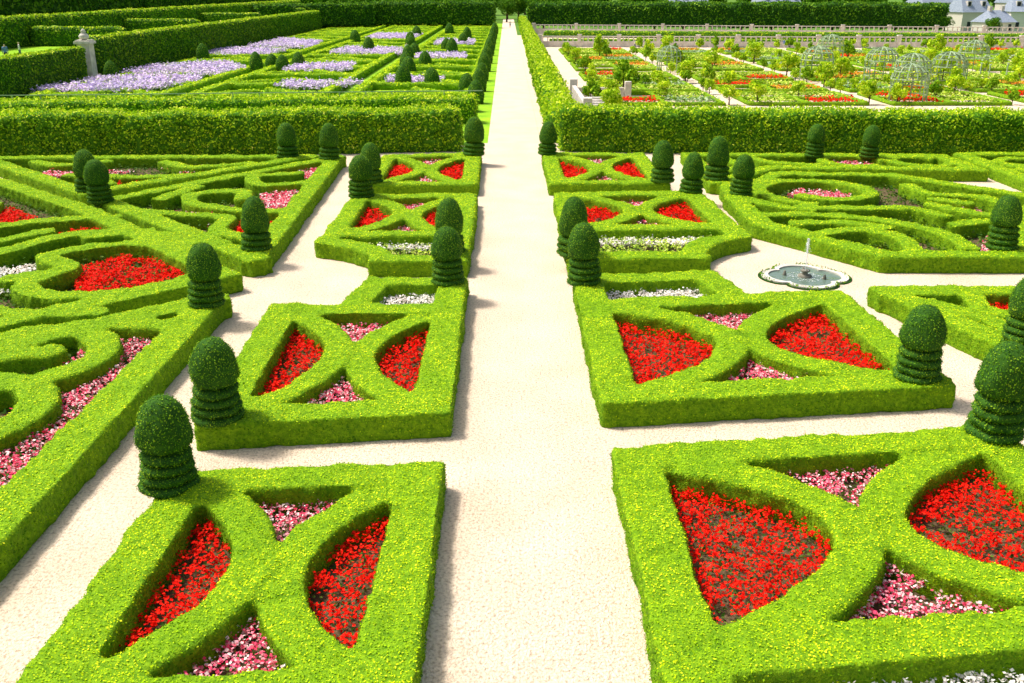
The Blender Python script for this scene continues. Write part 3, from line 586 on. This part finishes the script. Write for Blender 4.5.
# ------------------------------------------------------------ people (visitors)
def person(x,y,z,rot,shirt,trou,step=0.15):
    E=bpy.data.objects.new('person',None); link(E); E.location=(x,y,z); E.rotation_euler=(0,0,rot)
    J=dict(pel=(0,0,.95),sp=(0,.01,1.18),ch=(0,0,1.38),nk=(0,0,1.5),hd=(0,-.01,1.62),ht=(0,-.01,1.72),
      ls=(.19,0,1.42),le=(.25,.03,1.14),lw=(.24,-.08,.9),lh=(.24,-.11,.8),rs=(-.19,0,1.42),re=(-.25,.03,1.14),rw=(-.24,.08,.9),rh=(-.24,.1,.8),
      lp=(.1,0,.88),lk=(.11,-step*.6,.48),la=(.11,-step,.08),lt=(.11,-step-.16,.04),rp=(-.1,0,.88),rk=(-.11,step*.3,.48),ra=(-.11,step,.08),rt=(-.11,step-.16,.04))
    rad=dict(pel=.15,sp=.13,ch=.16,nk=.06,hd=.1,ht=.08,ls=.07,le=.05,lw=.035,lh=.035,rs=.07,re=.05,rw=.035,rh=.035,lp=.1,lk=.065,la=.045,lt=.04,rp=.1,rk=.065,ra=.045,rt=.04)
    ed=[('pel','sp'),('sp','ch'),('ch','nk'),('nk','hd'),('hd','ht'),('ch','ls'),('ls','le'),('le','lw'),('lw','lh'),('ch','rs'),('rs','re'),('re','rw'),('rw','rh'),('pel','lp'),('lp','lk'),('lk','la'),('la','lt'),('pel','rp'),('rp','rk'),('rk','ra'),('ra','rt')]
    ks=list(J); me=bpy.data.meshes.new('body'); me.from_pydata([J[k] for k in ks],[(ks.index(a),ks.index(b)) for a,b in ed],[])
    o=link(bpy.data.objects.new('body',me),E); md=o.modifiers.new('s','SKIN')
    for i,k in enumerate(ks): me.skin_vertices[0].data[i].radius=(rad[k],rad[k]*(0.75 if k in('pel','sp','ch') else 1)); me.skin_vertices[0].data[i].use_root=(k=='pel')
    s=o.modifiers.new('u','SUBSURF'); s.levels=1; s.render_levels=1
    m,nt,out=newmat('clothes'); g=nt.nodes.new('ShaderNodeTexCoord'); sp=nt.nodes.new('ShaderNodeSeparateXYZ'); nt.links.new(g.outputs['Object'],sp.inputs[0])
    dv=nt.nodes.new('ShaderNodeMath'); dv.operation='DIVIDE'; dv.inputs[1].default_value=2; nt.links.new(sp.outputs[2],dv.inputs[0])
    r=ramp(nt,[(0,(0.03,0.03,0.03)),(0.04,trou),(0.47,shirt),(0.74,(0.6,0.38,0.28)),(0.84,(0.08,0.05,0.03))],True); nt.links.new(dv.outputs[0],r.inputs[0])
    b=nt.nodes.new('ShaderNodeBsdfPrincipled'); nt.links.new(r.outputs[0],b.inputs['Base Color']); nt.links.new(b.outputs[0],out.inputs[0]); me.materials.append(m)
for p in [(-50.5,100,3.0,0.5,(0.1,0.2,0.5),(0.05,0.05,0.1)),(-51,104,3.0,2.0,(0.7,0.7,0.7),(0.1,0.12,0.2)),(-50.2,118,3.0,1.0,(0.6,0.1,0.1),(0.3,0.25,0.2)),
          (-16.2,160,0,0.4,(0.8,0.8,0.8),(0.1,0.1,0.3)),(22,171,0,1.4,(0.8,0.75,0.7),(0.1,0.1,0.2)),(48,172,0,3.0,(0.2,0.3,0.7),(0.6,0.6,0.55)),(49,172.3,0,0,(0.8,0.2,0.2),(0.1,0.1,0.1)),(0.8,268,0,0.2,(0.7,0.7,0.75),(0.1,0.1,0.2))]:
    person(*p)

# ------------------------------------------------------------ camera, light
cam=bpy.data.cameras.new('cam'); co=link(bpy.data.objects.new('camera',cam)); cam.sensor_width=36; cam.lens=33.4; cam.clip_end=5000; cam.clip_start=0.1
co.location=(0,0,10); co.rotation_euler=(math.radians(90-20.41),0,-0.0049); S.camera=co
el=math.radians(59); hx,hy=-0.92,0.39
d=Vector((hx*math.cos(el),hy*math.cos(el),math.sin(el)))
sl=bpy.data.lights.new('sun','SUN'); sl.energy=4.5; sl.angle=math.radians(9); sl.color=(1,0.96,0.88)
so=link(bpy.data.objects.new('sun',sl)); so.rotation_euler=d.to_track_quat('Z','Y').to_euler()
w=bpy.data.worlds.new('World'); S.world=w; w.use_nodes=True; nt=w.node_tree; nt.nodes.clear()
sk=nt.nodes.new('ShaderNodeTexSky'); sk.sky_type='NISHITA'; sk.sun_disc=False; sk.sun_elevation=el; sk.sun_rotation=math.atan2(hx,hy); sk.dust_density=6; sk.air_density=1.4; sk.ozone_density=0.3
bg=nt.nodes.new('ShaderNodeBackground'); bg.inputs[1].default_value=0.15; o=nt.nodes.new('ShaderNodeOutputWorld')
nt.links.new(sk.outputs[0],bg.inputs[0]); nt.links.new(bg.outputs[0],o.inputs[0])
S.view_settings.view_transform='Standard'; S.view_settings.look='None'; S.view_settings.exposure=0
